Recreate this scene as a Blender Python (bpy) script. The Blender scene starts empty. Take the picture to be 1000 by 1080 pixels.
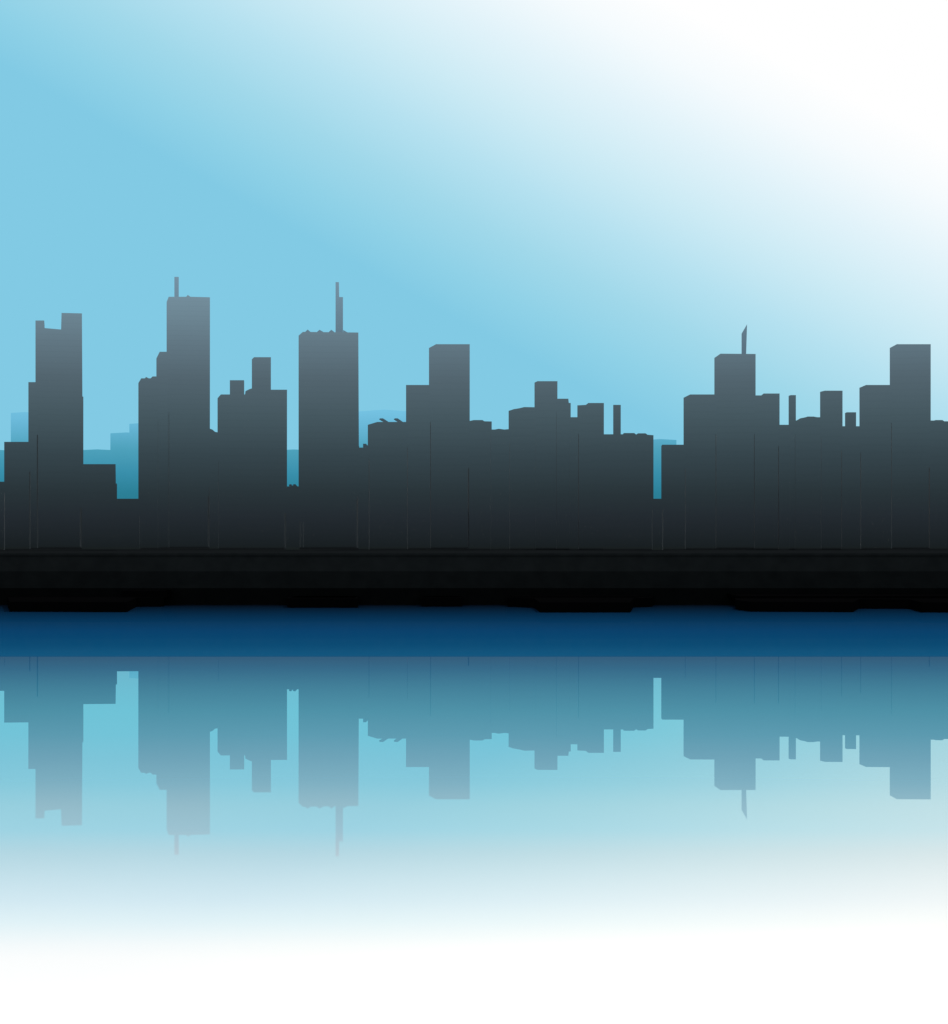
import bpy, bmesh, math
from mathutils import Vector

S = bpy.context.scene
COL = S.collection
R = math.radians

# ------------------------------------------------------------ camera, sky, sun, exposure
CAM_H = 16.0        # metres above the water
FPX = 2000.0        # focal length in photograph pixels
Y_HOR = 575.0       # horizon row of the photograph
cam_d = bpy.data.cameras.new("camera")
cam = bpy.data.objects.new("camera", cam_d); COL.objects.link(cam)
cam.location = (0, 0, CAM_H); cam.rotation_euler = (R(90), 0, 0)
cam_d.sensor_width = 36; cam_d.lens = FPX * 36 / 1080
cam_d.shift_y = (Y_HOR - 540) / 1080
cam_d.clip_start = 1; cam_d.clip_end = 60000
S.camera = cam
S.view_settings.view_transform = 'Standard'
S.view_settings.look = 'None'
S.view_settings.exposure = 0; S.view_settings.gamma = 1
S.view_settings.use_curve_mapping = False
S.cycles.max_bounces = 8

def lin(c): return tuple(((v/255)/12.92 if v <= 10 else ((v/255+.055)/1.055)**2.4) for v in c)

def ramp(nt, stops, fac):
    n = nt.nodes.new('ShaderNodeValToRGB'); e = n.color_ramp.elements
    stops = sorted(stops)
    while len(e) < len(stops): e.new(.5)
    for i, (p, c) in enumerate(stops):
        e[i].position = min(max(p, 0), 1)
    for i, (p, c) in enumerate(stops):
        e[i].color = (*c, 1)
    nt.links.new(fac, n.inputs[0]); return n.outputs[0]

def mrange(nt, v, a, b, lo=0., hi=1., smooth=False):
    n = nt.nodes.new('ShaderNodeMapRange')
    if smooth: n.interpolation_type = 'SMOOTHSTEP'
    for i, x in zip((1, 2, 3, 4), (a, b, lo, hi)): n.inputs[i].default_value = x
    nt.links.new(v, n.inputs[0]); return n.outputs[0]

def math_n(nt, op, a, b):
    n = nt.nodes.new('ShaderNodeMath'); n.operation = op
    for i, x in enumerate((a, b)):
        if isinstance(x, (int, float)): n.inputs[i].default_value = x
        else: nt.links.new(x, n.inputs[i])
    return n.outputs[0]

K = 0.8             # reflectance of the mirror glass on the towers
W = bpy.data.worlds.new("World"); S.world = W; W.use_nodes = True
nt = W.node_tree; nt.nodes.clear()
tc = nt.nodes.new('ShaderNodeTexCoord'); sx = nt.nodes.new('ShaderNodeSeparateXYZ')
nt.links.new(tc.outputs['Generated'], sx.inputs[0])
# sunward half: clear blue whitening towards the sun, high on the right
glow = math_n(nt, 'ADD', math_n(nt, 'MULTIPLY', sx.outputs[0], .47), math_n(nt, 'MULTIPLY', sx.outputs[2], .88))
gt = mrange(nt, glow, .06, .30)
front = ramp(nt, [((s-.06)/.24, lin(c)) for s, c in [
    (.100, (130,202,228)), (.122, (143,209,231)), (.148, (160,216,234)), (.176, (181,225,240)),
    (.206, (205,235,245)), (.236, (226,243,250)), (.264, (245,251,254)), (.288, (255,255,255))]], gt)
# opposite half, unseen: dark-to-bright gradient made up for the towers to mirror
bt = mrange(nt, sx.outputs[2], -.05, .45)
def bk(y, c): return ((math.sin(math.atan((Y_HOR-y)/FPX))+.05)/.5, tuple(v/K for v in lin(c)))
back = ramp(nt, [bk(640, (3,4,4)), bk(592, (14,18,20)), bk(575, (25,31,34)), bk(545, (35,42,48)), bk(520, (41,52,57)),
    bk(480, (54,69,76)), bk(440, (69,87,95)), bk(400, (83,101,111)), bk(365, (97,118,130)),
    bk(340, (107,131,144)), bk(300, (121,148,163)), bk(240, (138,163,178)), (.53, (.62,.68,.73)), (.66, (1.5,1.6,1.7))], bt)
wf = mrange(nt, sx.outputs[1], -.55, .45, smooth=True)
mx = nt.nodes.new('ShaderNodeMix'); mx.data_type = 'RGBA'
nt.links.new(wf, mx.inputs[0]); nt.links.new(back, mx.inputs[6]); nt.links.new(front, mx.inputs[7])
# far left and right, unseen: teal-to-blue bands added to colour the distant towers' mirrors
side = ramp(nt, [bk(640, (20,60,72)), bk(520, (44,128,151)), bk(500, (57,143,171)), bk(475, (78,161,187)), bk(450, (105,183,215)),
    bk(432, (118,195,227)), bk(380, (125,198,228)), (.9, (.5,.8,.95))], bt)
ax = math_n(nt, 'ABSOLUTE', sx.outputs[0], 0)
wside = mrange(nt, ax, .80, .93, smooth=True)
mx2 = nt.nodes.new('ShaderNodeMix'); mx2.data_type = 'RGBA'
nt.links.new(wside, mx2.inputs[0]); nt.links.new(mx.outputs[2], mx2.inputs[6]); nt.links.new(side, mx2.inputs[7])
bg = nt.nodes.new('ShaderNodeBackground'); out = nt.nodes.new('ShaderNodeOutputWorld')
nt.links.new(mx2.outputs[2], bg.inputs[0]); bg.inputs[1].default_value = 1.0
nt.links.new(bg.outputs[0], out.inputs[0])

sun_d = bpy.data.lights.new("sun", 'SUN'); sun_d.energy = 3.0; sun_d.angle = R(.5); sun_d.color = (1, .97, .92)
sun = bpy.data.objects.new("sun", sun_d); COL.objects.link(sun)
sd = Vector((.30, .55, .80)).normalized()          # towards the sun: behind the city, up and to the right
sun.rotation_euler = sd.to_track_quat('Z', 'Y').to_euler()
sun.location = sd * 3000

# ------------------------------------------------------------ materials
def principled(name, base, rough=.5, metal=0., spec=.5):
    m = bpy.data.materials.new(name); m.use_nodes = True
    b = m.node_tree.nodes['Principled BSDF']
    b.inputs['Base Color'].default_value = (*base, 1)
    b.inputs['Roughness'].default_value = rough
    b.inputs['Metallic'].default_value = metal
    b.inputs['Specular IOR Level'].default_value = spec
    return m, b

def facade(name, tint, metal, base=None, rough=.02, band=.02, aniso=0.):
    """mirror glass curtain wall: thin spandrel lines every storey, a little variation from pane to pane"""
    m, b = principled(name, tint, rough, metal, .5)
    t = m.node_tree
    g = t.nodes.new('ShaderNodeNewGeometry')
    cr = t.nodes.new('ShaderNodeVectorMath'); cr.operation = 'CROSS_PRODUCT'; cr.inputs[1].default_value = (0, 0, 1)
    t.links.new(g.outputs['True Normal'], cr.inputs[0]); t.links.new(cr.outputs[0], b.inputs['Tangent'])
    b.inputs['Anisotropic'].default_value = aniso; s = t.nodes.new('ShaderNodeSeparateXYZ')
    t.links.new(g.outputs['Position'], s.inputs[0])
    fr = math_n(t, 'FRACT', math_n(t, 'DIVIDE', s.outputs[2], 3.8), 0)
    line = math_n(t, 'GREATER_THAN', fr, .78)
    n = t.nodes.new('ShaderNodeTexNoise'); n.inputs['Scale'].default_value = .05; n.inputs['Detail'].default_value = 3
    t.links.new(g.outputs['Position'], n.inputs['Vector'])
    f = math_n(t, 'SUBTRACT', 1.0 + band*.3, math_n(t, 'ADD', math_n(t, 'MULTIPLY', line, band),
               math_n(t, 'MULTIPLY', math_n(t, 'SUBTRACT', n.outputs[0], .5), .04)))
    v = t.nodes.new('ShaderNodeVectorMath'); v.operation = 'SCALE'; v.inputs[0].default_value = tint
    t.links.new(f, v.inputs['Scale']); t.links.new(v.outputs[0], b.inputs['Base Color'])
    return m

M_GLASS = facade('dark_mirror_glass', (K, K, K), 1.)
M_SIDE, _ = principled('dark_rendered_wall', (.018, .024, .028), .8, 0., .2)
M_FAR = facade('blue_mirror_glass', (K, K, K), 1., band=.01)
M_MAST, _ = principled('dark_steel', (K*.9, K*.95, K), .05, 1.)
def stone(name, a):
    m, bs = principled(name, (a, a, a), .95, 0., .0)
    t = m.node_tree
    n = t.nodes.new('ShaderNodeTexNoise'); n.inputs['Scale'].default_value = .3; n.inputs['Detail'].default_value = 5
    g = t.nodes.new('ShaderNodeNewGeometry'); t.links.new(g.outputs['Position'], n.inputs['Vector'])
    t.links.new(ramp(t, [(.3, (a*.8, a*.95, a)), (.7, (a*1.1, a*1.3, a*1.35))], n.outputs[0]), bs.inputs['Base Color'])
    return m
M_STONE = stone('black_stone', .0075); M_STONE_MID = stone('black_stone_fade_mid', .0045); M_STONE_LOW = stone('black_stone_fade_low', .0015)  # one wall stone in three tones: darkening towards the waterline is painted in
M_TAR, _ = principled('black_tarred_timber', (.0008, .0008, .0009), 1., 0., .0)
M_LAND, bl = principled('dark_ground', (.004, .0048, .0053), 1., 0., .0)

# water: still surface; its colour by distance paints the reflections' fade, deep blue to white
M_WATER = bpy.data.materials.new('water'); M_WATER.use_nodes = True
t = M_WATER.node_tree; t.nodes.remove(t.nodes['Principled BSDF'])
b = t.nodes.new('ShaderNodeBsdfDiffuse'); gl = t.nodes.new('ShaderNodeBsdfGlossy'); fr = t.nodes.new('ShaderNodeFresnel'); mxs = t.nodes.new('ShaderNodeMixShader')
gl.inputs['Roughness'].default_value = 0.0; gl.inputs['Color'].default_value = (1, .96, .80, 1); fr.inputs['IOR'].default_value = 1.333
t.links.new(fr.outputs[0], mxs.inputs[0]); t.links.new(b.outputs[0], mxs.inputs[1]); t.links.new(gl.outputs[0], mxs.inputs[2])
t.links.new(mxs.outputs[0], t.nodes['Material Output'].inputs[0])
g = t.nodes.new('ShaderNodeNewGeometry'); s = t.nodes.new('ShaderNodeSeparateXYZ')
t.links.new(g.outputs['Position'], s.inputs[0])
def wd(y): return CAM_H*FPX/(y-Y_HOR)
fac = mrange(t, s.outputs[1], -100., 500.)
st = [(0, (.002,.01,.02)), (100/600, (.003,.015,.03)), (140/600, (.75,.66,.64))]  # unseen water behind the viewer is darkened for the tower mirrors
WATER_FADE = [(1005, (0.7497, 0.663, 0.643)), (975, (0.6027, 0.6032, 0.6142)), (950, (0.5113, 0.5412, 0.5812)), (900, (0.3572, 0.4328, 0.4859)), (875, (0.2492, 0.4076, 0.4906)), (850, (0.2238, 0.3846, 0.4654)), (825, (0.15, 0.345, 0.45)), (800, (0.11, 0.315, 0.435)), (775, (0.065, 0.305, 0.435)), (750, (0.04, 0.295, 0.43)), (725, (0.02, 0.235, 0.39)), (705, (0, 0.15, 0.33)), (693.2, (0, 0.105, 0.27)), (691.3, (0.01, 0.172, 0.385)), (680, (0.0008, 0.1368, 0.3414)), (665, (0.003, 0.1172, 0.3345)), (655, (0.0044, 0.0905, 0.249)), (640, (0.004, 0.02, 0.05))]  # includes a tone step painted in where the embankment's reflection ends
for y, c in WATER_FADE: st.append(((wd(y)+100)/600, tuple(v*.9 for v in c)))
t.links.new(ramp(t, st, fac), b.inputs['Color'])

# ------------------------------------------------------------ helpers
def link(name, verts, faces, mat, parent=None, side=None):
    me = bpy.data.meshes.new(name); me.from_pydata([tuple(v) for v in verts], [], faces)
    bm = bmesh.new(); bm.from_mesh(me); bmesh.ops.recalc_face_normals(bm, faces=bm.faces); bm.to_mesh(me); bm.free()
    me.materials.append(mat)
    if side:
        me.materials.append(side)
        for p in me.polygons[1:]: p.material_index = 1
    o = bpy.data.objects.new(name, me); COL.objects.link(o)
    if parent: o.parent = parent
    return o

def tag(o, label, cat, group=None):
    o['label'] = label; o['category'] = cat
    if group: o['group'] = group
    return o

LAND_Z = 13.8
def frame(xc, m):
    """where a block stands: distance from its mirror row m, turned square to the camera, which hides its sides"""
    D = CAM_H*FPX/(m-Y_HOR)
    a = math.atan((xc-500)/FPX)
    return D, Vector(((xc-500)/FPX*D, D, 0)), Vector((math.cos(a), -math.sin(a), 0)), Vector((math.sin(a), math.cos(a), 0))

def on_plane(px, py, c, nrm):
    d = Vector(((px-500)/FPX, 1, 0))
    k = c.dot(nrm)/d.dot(nrm)
    return Vector((d.x*k, k, CAM_H+(Y_HOR-py)/FPX*k))

def on_camera_arc(px, py, rho):  # arc round the camera, shaped so the mirror fronts reflect straight back
    d = Vector(((px-500)/FPX, 1, 0)); k = rho/d.length
    return Vector((d.x*k, k, CAM_H+(Y_HOR-py)/FPX*k))

def block(name, top, m, mat, depth=24, base=LAND_Z, parent=None, xc=None, off=0., ybase=None):
    """top = outline of the roof from left to right; the glass front is curved to face the camera, so its
    mirror reflects straight back past the neighbours, and is closed down to the base; the block has a real depth, plain side and rear walls and a roof"""
    if xc is None: xc = (top[0][0]+top[-1][0])/2
    D, c, u, nrm = frame(xc, m)
    rho = c.length+off
    pts = [top[0]]
    for (x0,y0), (x1,y1) in zip(top, top[1:]):
        n_ = max(1, int((x1-x0)/6))
        pts += [(x0+(x1-x0)*k/n_, y0+(y1-y0)*k/n_) for k in range(1, n_+1)]
    T = [on_camera_arc(x, y, rho) for x, y in pts]
    G = []
    for p in T:
        q = p.copy(); q.z = base if ybase is None else CAM_H+(Y_HOR-ybase)/FPX*D; G.append(q)
    if parent is not None:
        T = [p-parent.location for p in T]; G = [p-parent.location for p in G]
    n = len(T); V = T+G+[p+nrm*depth for p in T]+[p+nrm*depth for p in G]
    F = []; idx = []
    for k in range(n-1):
        if abs((T[k+1]-T[k]).xy.length) > .02:
            F.append([k, k+1, n+k+1, n+k]); idx.append(0)
            F.append([2*n+k+1, 2*n+k, 3*n+k, 3*n+k+1]); idx.append(1)
            F.append([n+k, n+k+1, 3*n+k+1, 3*n+k]); idx.append(1)
        F.append([k+1, k, 2*n+k, 2*n+k+1]); idx.append(1)
    F.append([0, n, 3*n, 2*n]); F.append([n-1, 2*n-1+0, 4*n-1, 3*n-1][::-1]); idx += [1, 1]
    me = bpy.data.meshes.new(name); me.from_pydata([tuple(v) for v in V], [], F)
    me.materials.append(mat)
    if mat == M_GLASS:
        me.materials.append(M_SIDE)
        for p, k in zip(me.polygons, idx): p.material_index = k
    o = bpy.data.objects.new(name, me); COL.objects.link(o); o.parent = parent
    return o

def blade(name, pts, m, mat, thick, parent, xc, off=0.):
    """a solid upright piece with the given outline (masts, leaning ventilators)"""
    D, c, u, nrm = frame(xc, m); c = c+nrm*off
    P = [on_plane(x, y, c, nrm)-parent.location for x, y in pts]
    n_ = len(P); B = [p+nrm*thick for p in P]
    return link(name, P+B, [list(range(n_)), list(range(2*n_-1, n_-1, -1))]+[[k, k+n_, (k+1)%n_+n_, (k+1)%n_] for k in range(n_)], mat, parent)

def corner_tower(name, x0, x1, y, m, mat, parent):
    """a square tower turned corner-on so both front faces mirror the side sky bands"""
    D, c, u, nrm = frame((x0+x1)/2, m)
    L, Rr = on_plane(x0, y, c, nrm), on_plane(x1, y, c, nrm)
    h = (Rr-L)/2; mid = (L+Rr)/2; d = nrm*h.length
    ring = [L, mid-d, Rr, mid+d]
    P = [p-parent.location for p in ring]; Bs = []
    for p in P: q = p.copy(); q.z = LAND_Z-parent.location.z; Bs.append(q)
    return link(name, P+Bs, [[0,1,2,3],[7,6,5,4]]+[[k, k+4, (k+1)%4+4, (k+1)%4] for k in range(4)], mat, parent)

def empty(name, xc, m):
    D, c, u, nrm = frame(xc, m)
    e = bpy.data.objects.new(name, None); COL.objects.link(e)
    e.location = (c.x, c.y, LAND_Z); e.empty_display_size = 10
    return e

# ------------------------------------------------------------ setting
def sheet(name, x0, x1, y0, y1, z, mat):
    o = link(name, [(x0,y0,z),(x1,y0,z),(x1,y1,z),(x0,y1,z)], [[0,1,2,3]], mat); o['kind'] = 'structure'
    return o
SHORE = wd(638)
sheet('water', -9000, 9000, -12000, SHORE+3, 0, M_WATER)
sheet('ground', -9000, 9000, SHORE+2, 30000, LAND_Z, M_LAND)

def box_pts(x0, x1, y0, y1, z0, z1):
    v = [(x,y,z) for z in (z0,z1) for x,y in ((x0,y0),(x1,y0),(x1,y1),(x0,y1))]
    return v, [[0,1,2,3],[4,5,6,7],[0,1,5,4],[1,2,6,5],[2,3,7,6],[3,0,4,7]]
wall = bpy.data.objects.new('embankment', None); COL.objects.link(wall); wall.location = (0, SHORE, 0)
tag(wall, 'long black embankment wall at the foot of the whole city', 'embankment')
v, f = box_pts(-900, 900, -.4, 2.2, -1, 4.5); link('footing', v, f, M_STONE_LOW, wall)  # wall split into courses so each lower one carries a darker painted shade
v, f = box_pts(-900, 900, -.2, 2.2, 4.5, 9.0); link('lower_wall', v, f, M_STONE_MID, wall)
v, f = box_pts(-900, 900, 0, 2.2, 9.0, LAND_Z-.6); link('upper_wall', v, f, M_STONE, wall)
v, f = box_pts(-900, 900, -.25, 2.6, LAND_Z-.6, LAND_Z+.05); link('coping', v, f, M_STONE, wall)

# ------------------------------------------------------------ buildings: (name, mirror row, outline, label, [children])
GB = 'dark buildings of the waterfront skyline'
BUILD = [
 ('city_block', 618.5, [(-60,509),(4.5,508)], 'low dark block cut by the left edge of the picture', []),
 ('city_block', 614, [(4.5,466),(31,466)], 'dark block one step up, at the left foot of the notched tower', []),
 ('office_building', 607, [(30,403),(39,403)], 'narrow dark shoulder block against the left side of the notched tower', []),
 ('office_tower', 600.5, [(37.5,338),(46.7,338),(47,346),(64.5,347.5),(65,330),(86.5,330.5),(87,418),(88,418.5)],
   'dark tall tower with a square notch cut into its flat roof', []),
 ('city_block', 616, [(86.5,489.5),(122,489.5),(122.3,510),(123.5,510)], 'flat dark block right of the notched tower, under the stepped teal towers', []),
 ('city_block', 617, [(122.5,526),(147,526)], 'lowest dark block before the teal towers, left of the tallest tower', []),
 ('office_building', 607, [(146,404),(149,399),(153,399),(154,397.5),(157,399),(159,399),(161,397),(166.5,397)],
   'dark building with a rough chamfered roof, lowest step of the tallest tower', []),
 ('office_building', 602, [(165,378),(168.5,371),(177,371)], 'slim dark building with a cut corner, upper step left of the tallest tower', []),
 ('skyscraper', 596.8, [(175.8,318.5),(178,313),(196.5,313),(198,311),(201,313),(221.5,313.5)],
   'tallest dark skyscraper with one short thick mast on its roof',
   [('mast', [(184,292),(188.6,292)], 313.2)]),
 ('city_block', 612, [(221,452),(224,453),(227,455.5),(230.3,456)], 'low dark block filling the slit right of the tallest skyscraper', []),
 ('office_building', 606.3, [(229.5,420),(233,416),(258.5,416),(259,412.5),(263,410.5),(266,409.5),(285,411),(302.8,411)],
   'broad dark building carrying a short and a tall block on its roof',
   [('rooftop_block', [(242.5,401),(257.5,401)], 416.5), ('rooftop_block', [(265.7,379),(268,376.7),(285.8,376.7)], 411.3)]),
 ('city_block', 620, [(301.8,513),(316,513)], 'lowest dark block in the slit left of the tower with a double mast',
   [('roof_vent', [(305,511),(307,510.5),(309.5,513.2)], 513.5), ('roof_vent', [(309,511),(311.5,510.5),(314,513.2)], 513.5)]),
 ('skyscraper', 600.4, [(315,354),(319.5,350),(378,350.7),(378.6,470),(379,471)],
   'wide dark tower with a tall stepped double mast and small humps on its roof',
   [('mast', [(354,297.5),(357.5,297.5),(357.8,313.3),(361.8,313.3)], 350.9),
    ('roof_vent', [(322,350),(324.5,347.5),(327.5,350)], 351), ('roof_vent', [(334.5,350),(337,347.8),(341,350)], 351),
    ('roof_vent', [(347,350),(349.5,347.8),(352.5,350)], 351), ('roof_vent', [(362,348),(366.5,350.5)], 351)]),
 ('city_block', 615, [(377.8,472),(389,472)], 'short dark block at the right foot of the double mast tower',
   [('roof_vent', [(383,468),(386,468),(389,471)], 472.3)]),
 ('office_building', 612, [(388,448),(398,445),(429.5,445)], 'dark building with two slanting roof ventilators in front of a pale blue tower',
   [('roof_ventilator', [(400,441.2),(404,441.2),(411,445.1)], None), ('roof_ventilator', [(415.5,441.2),(419.5,441.2),(426,445.1)], None)]),
 ('office_building', 607.5, [(428.3,406),(453.8,406)], 'dark flat-roofed building, left step of the broad tower in the middle', []),
 ('office_tower', 603, [(452.5,367),(460,363),(495.5,363)], 'broad bare dark tower with a cut corner, midway across the city', []),
 ('office_building', 612, [(494.8,444),(500,443),(509,443),(511,444.3),(518.7,444.5)], 'low dark building against the right side of the bare middle tower', []),
 ('city_block', 613, [(517.8,453),(522,453),(526,452.2),(532,453),(537.5,452.5)], 'dark block in the shallow dip right of the bare middle tower', []),
 ('office_building', 610.5, [(536.5,433.3),(542,431.5),(548,430.5),(553,429.3),(565,429.5)],
   'dark building with a gently rounded roof, left step of the small square tower', []),
 ('office_tower', 607, [(563.8,403.5),(567,402),(588,402)], 'small square-topped dark tower right of the dip in the skyline', []),
 ('office_building', 608.8, [(587,420.5),(599.5,420.5),(600,425),(602,425)], 'dark building, right step of the small square tower', []),
 ('city_block', 612.5, [(601,440),(610,440)], 'narrow dark block between two flat-roofed buildings', []),
 ('office_building', 609.5, [(609,427.5),(618,427),(620.5,425),(637,425)], 'dark flat building left of the slim chimney-like tower', []),
 ('city_block', 613.7, [(636,458),(657,458),(658,456.7),(669,456.7),(671,458.3),(673,457),(681,457),(683,458.5),(689.3,459)],
   'long low dark block with an uneven roof, left of the deep slit', []),
 ('slender_tower', 610, [(646.8,427),(654.8,427)], 'slim dark tower standing alone above the long low block', []),
 ('city_block', 620.5, [(688.3,526),(698.5,526)], 'lowest dark block at the bottom of the deep slit', []),
 ('city_block', 614, [(697.5,470.5),(698.5,469),(722.5,469)], 'low dark block at the right edge of the deep slit, before a teal tower', []),
 ('office_building', 608.5, [(721,419.5),(728,416),(754.8,416)], 'dark building with a cut corner, left step of the tower with a pointed mast', []),
 ('office_tower', 603.2, [(753.5,377.5),(760,373),(797,373.3)], 'dark tower with a single pointed blade mast',
   [('mast', [(782.2,352),(788,342),(787,373.5)], 373.6)]),
 ('office_building', 608.5, [(796,417),(803,417),(805.5,415),(822.3,415)], 'dark building, right step of the tower with a pointed mast', []),
 ('city_block', 612.5, [(821.5,448),(833,448)], 'narrow low dark block left of the slim tower with a rounded neighbour', []),
 ('slender_tower', 608.8, [(831.8,417.5),(834,416.7),(839.5,416.7)], 'slim dark tower beside a low building with a domed roof', []),
 ('office_building', 611, [(838.8,444),(841,443),(844,441.2),(849,440.2),(852,439.3),(858,439.3),(862,440),(866,440)],
   'low dark building with a slightly domed roof', []),
 ('office_tower', 607.8, [(865,413.3),(870,412),(888.7,412)], 'boxy dark tower right of the domed roof', []),
 ('city_block', 612.5, [(888,449.5),(907.5,449.5)], 'low dark block carrying a small rooftop box between two towers',
   [('rooftop_block', [(891.3,435.7),(893,434.8),(903,434.8)], 450)]),
 ('office_building', 607.5, [(906.5,409),(913.5,406),(940,406)], 'dark building with a cut corner, left step of the tower by the right edge', []),
 ('office_tower', 603, [(938.5,367),(946,363),(981.7,363)], 'broad bare dark tower near the right edge of the picture', []),
 ('city_block', 612, [(980.8,443.5),(985,443.5),(987,443),(994,443),(996,444.3),(1070,444.5)], 'low dark block cut by the right edge of the picture', []),
]
for i, (name, m, top, label, kids) in enumerate(BUILD):
    xc = (top[0][0]+top[-1][0])/2
    jig = (i % 3)*1.5
    top = list(top)
    # lower wings that run on behind the nearer neighbours, so the street front stays closed from other places too
    for j, s_ in ((i-1, -1), (i+1, 1)):
        if 0 <= j < len(BUILD) and BUILD[j][1] > m+.2:
            nb = BUILD[j][2]; edge = top[0] if s_ < 0 else top[-1]
            yl = max(p[1] for p in nb)+5; w_ = min(24, nb[-1][0]-nb[0][0]-2.5)
            if w_ > 1 and yl > edge[1]+1:
                if s_ < 0: top = [(edge[0]-w_, yl), (edge[0], yl)]+top
                else: top = top+[(edge[0], yl), (edge[0]+w_, yl)]
    if not kids:
        e = empty(name, xc, m)
        block('facade', top, m, M_GLASS, 22+jig, parent=e, xc=xc)
    else:
        e = empty(name, xc, m)
        block('facade', top, m, M_GLASS, 22+jig, parent=e, xc=xc)
        for kn, kt, yb in kids:
            if kn == 'mast':
                blade(kn, kt+[(kt[-1][0], yb+1.5), (kt[0][0], yb+1.5)] if kt[-1][1] < yb else kt+[(kt[0][0], yb)], m, M_MAST, 2.2, e, xc, 4)
            elif kn == 'roof_ventilator':     # a leaning duct: a slanted parallelogram
                (x0,y0), (x1,y1), (x2,y2) = kt
                blade(kn, ((x0,y0+.8),(x0+1,y0),(x1,y1),(x2,y2+.6),(x2-5,y2+.6)), m, M_MAST, 3, e, xc, 3)
            elif kn == 'roof_vent':
                blade(kn, kt+[(kt[-1][0], yb+1), (kt[0][0], yb+1)], m, M_MAST, 3, e, xc, 2.5)
            else:
                block(kn, kt, m, M_GLASS, 14, parent=e, xc=xc, off=2.5, ybase=yb+1)
    tag(e, label, {'city_block': 'building', 'office_building': 'building'}.get(name, 'tower'), GB)

# ------------------------------------------------------------ pale towers far behind
GF = 'teal towers behind the dark skyline'
FAR = [
 (582.5, [(-30,475),(9,475)], 'low teal building sliver at the far left edge'),
 (581.5, [(11.5,435.5),(40,435.5)], 'pale blue tower behind the left shoulder of the notched tower'),
 (583.0, [(80,475),(125,475)], 'teal building right of the notched tower, lowest of three steps'),
 (582.0, [(116.5,457),(150,457)], 'teal tower, middle of three steps left of the tallest skyscraper'),
 (581.0, [(136.5,447),(165,447)], 'pale teal tower, highest of three steps, touching the tallest skyscraper'),
 (584.0, [(290,475),(330,475)], 'teal building in the slit left of the double mast tower'),
 (585.0, [(370,434.5),(440,434.5)], 'pale blue tower right of the double mast tower'),
 (586.0, [(680,464),(713.5,464)], 'teal building behind the deep slit on the right'),
]
for m, top, label in FAR:
    xc = (top[0][0]+top[-1][0])/2
    e = empty('distant_tower', xc, m)
    corner_tower('facade', top[0][0], top[1][0], top[0][1], m, M_FAR, e)
    tag(e, label, 'tower', GF)

# ------------------------------------------------------------ black landing stages along the waterline
def deck(name, pts, z0, z1, mat, parent, loc):
    n_ = len(pts)
    P = [Vector((x, y, z0))-loc for x, y in pts]+[Vector((x, y, z1))-loc for x, y in pts]
    return link(name, P, [list(range(n_)), list(range(2*n_-1, n_-1, -1))]+[[k, (k+1)%n_, (k+1)%n_+n_, k+n_] for k in range(n_)], mat, parent)
def g(px, py): D = wd(py); return ((px-500)/FPX*D, D)       # point of the waterline
def zt(py, yw): return CAM_H-(py-Y_HOR)/FPX*wd(yw)           # height seen at row py above waterline row yw
STAGES = [
 ([(8,639),(10,645.2),(134,645.7),(144,640),(173,639.8),(173,637.5),(8,637.5)], 629, [(128,173,623,639.6)],
   'black landing stage with a raised shed at its right end, farthest left'),
 ([(303,637.5),(303.5,641),(377.5,641),(378,637.5)], 632, [(306,374,630.5,640.2)], 'short black landing stage below the double mast tower'),
 ([(444,637.5),(444,639.8),(488,639.8),(488,637.5)], 632, [(447,485,631,639.3)], 'smallest black landing stage, below the bare middle tower'),
 ([(535,639.8),(563,641),(570,646),(665,646),(668,640.8),(688,640),(690,637.5),(535,637.5)], 630.5, [(540,674,629,640)],
   'long black landing stage with slanting ends, left of the deep slit'),
 ([(775,637.5),(776,643),(792,645.2),(900,645.7),(906,642),(960,642.3),(972,646),(1080,646.2),(1080,637.5)], 630, [(779,1060,628.5,641)],
   'longest black landing stage, running out past the right edge'),
]
for pts, ytop, sheds, label in STAGES:
    w = [g(*p) for p in pts]
    loc = Vector((sum(p[0] for p in w)/len(w), sum(p[1] for p in w)/len(w), 0))
    e = bpy.data.objects.new('landing_stage', None); COL.objects.link(e); e.location = loc
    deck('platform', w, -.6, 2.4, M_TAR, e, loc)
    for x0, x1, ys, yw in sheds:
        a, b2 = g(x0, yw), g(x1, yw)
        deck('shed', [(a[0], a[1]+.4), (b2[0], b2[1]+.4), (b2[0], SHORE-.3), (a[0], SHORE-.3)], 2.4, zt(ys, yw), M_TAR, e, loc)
    tag(e, label, 'landing stage', 'black landing stages along the waterline')
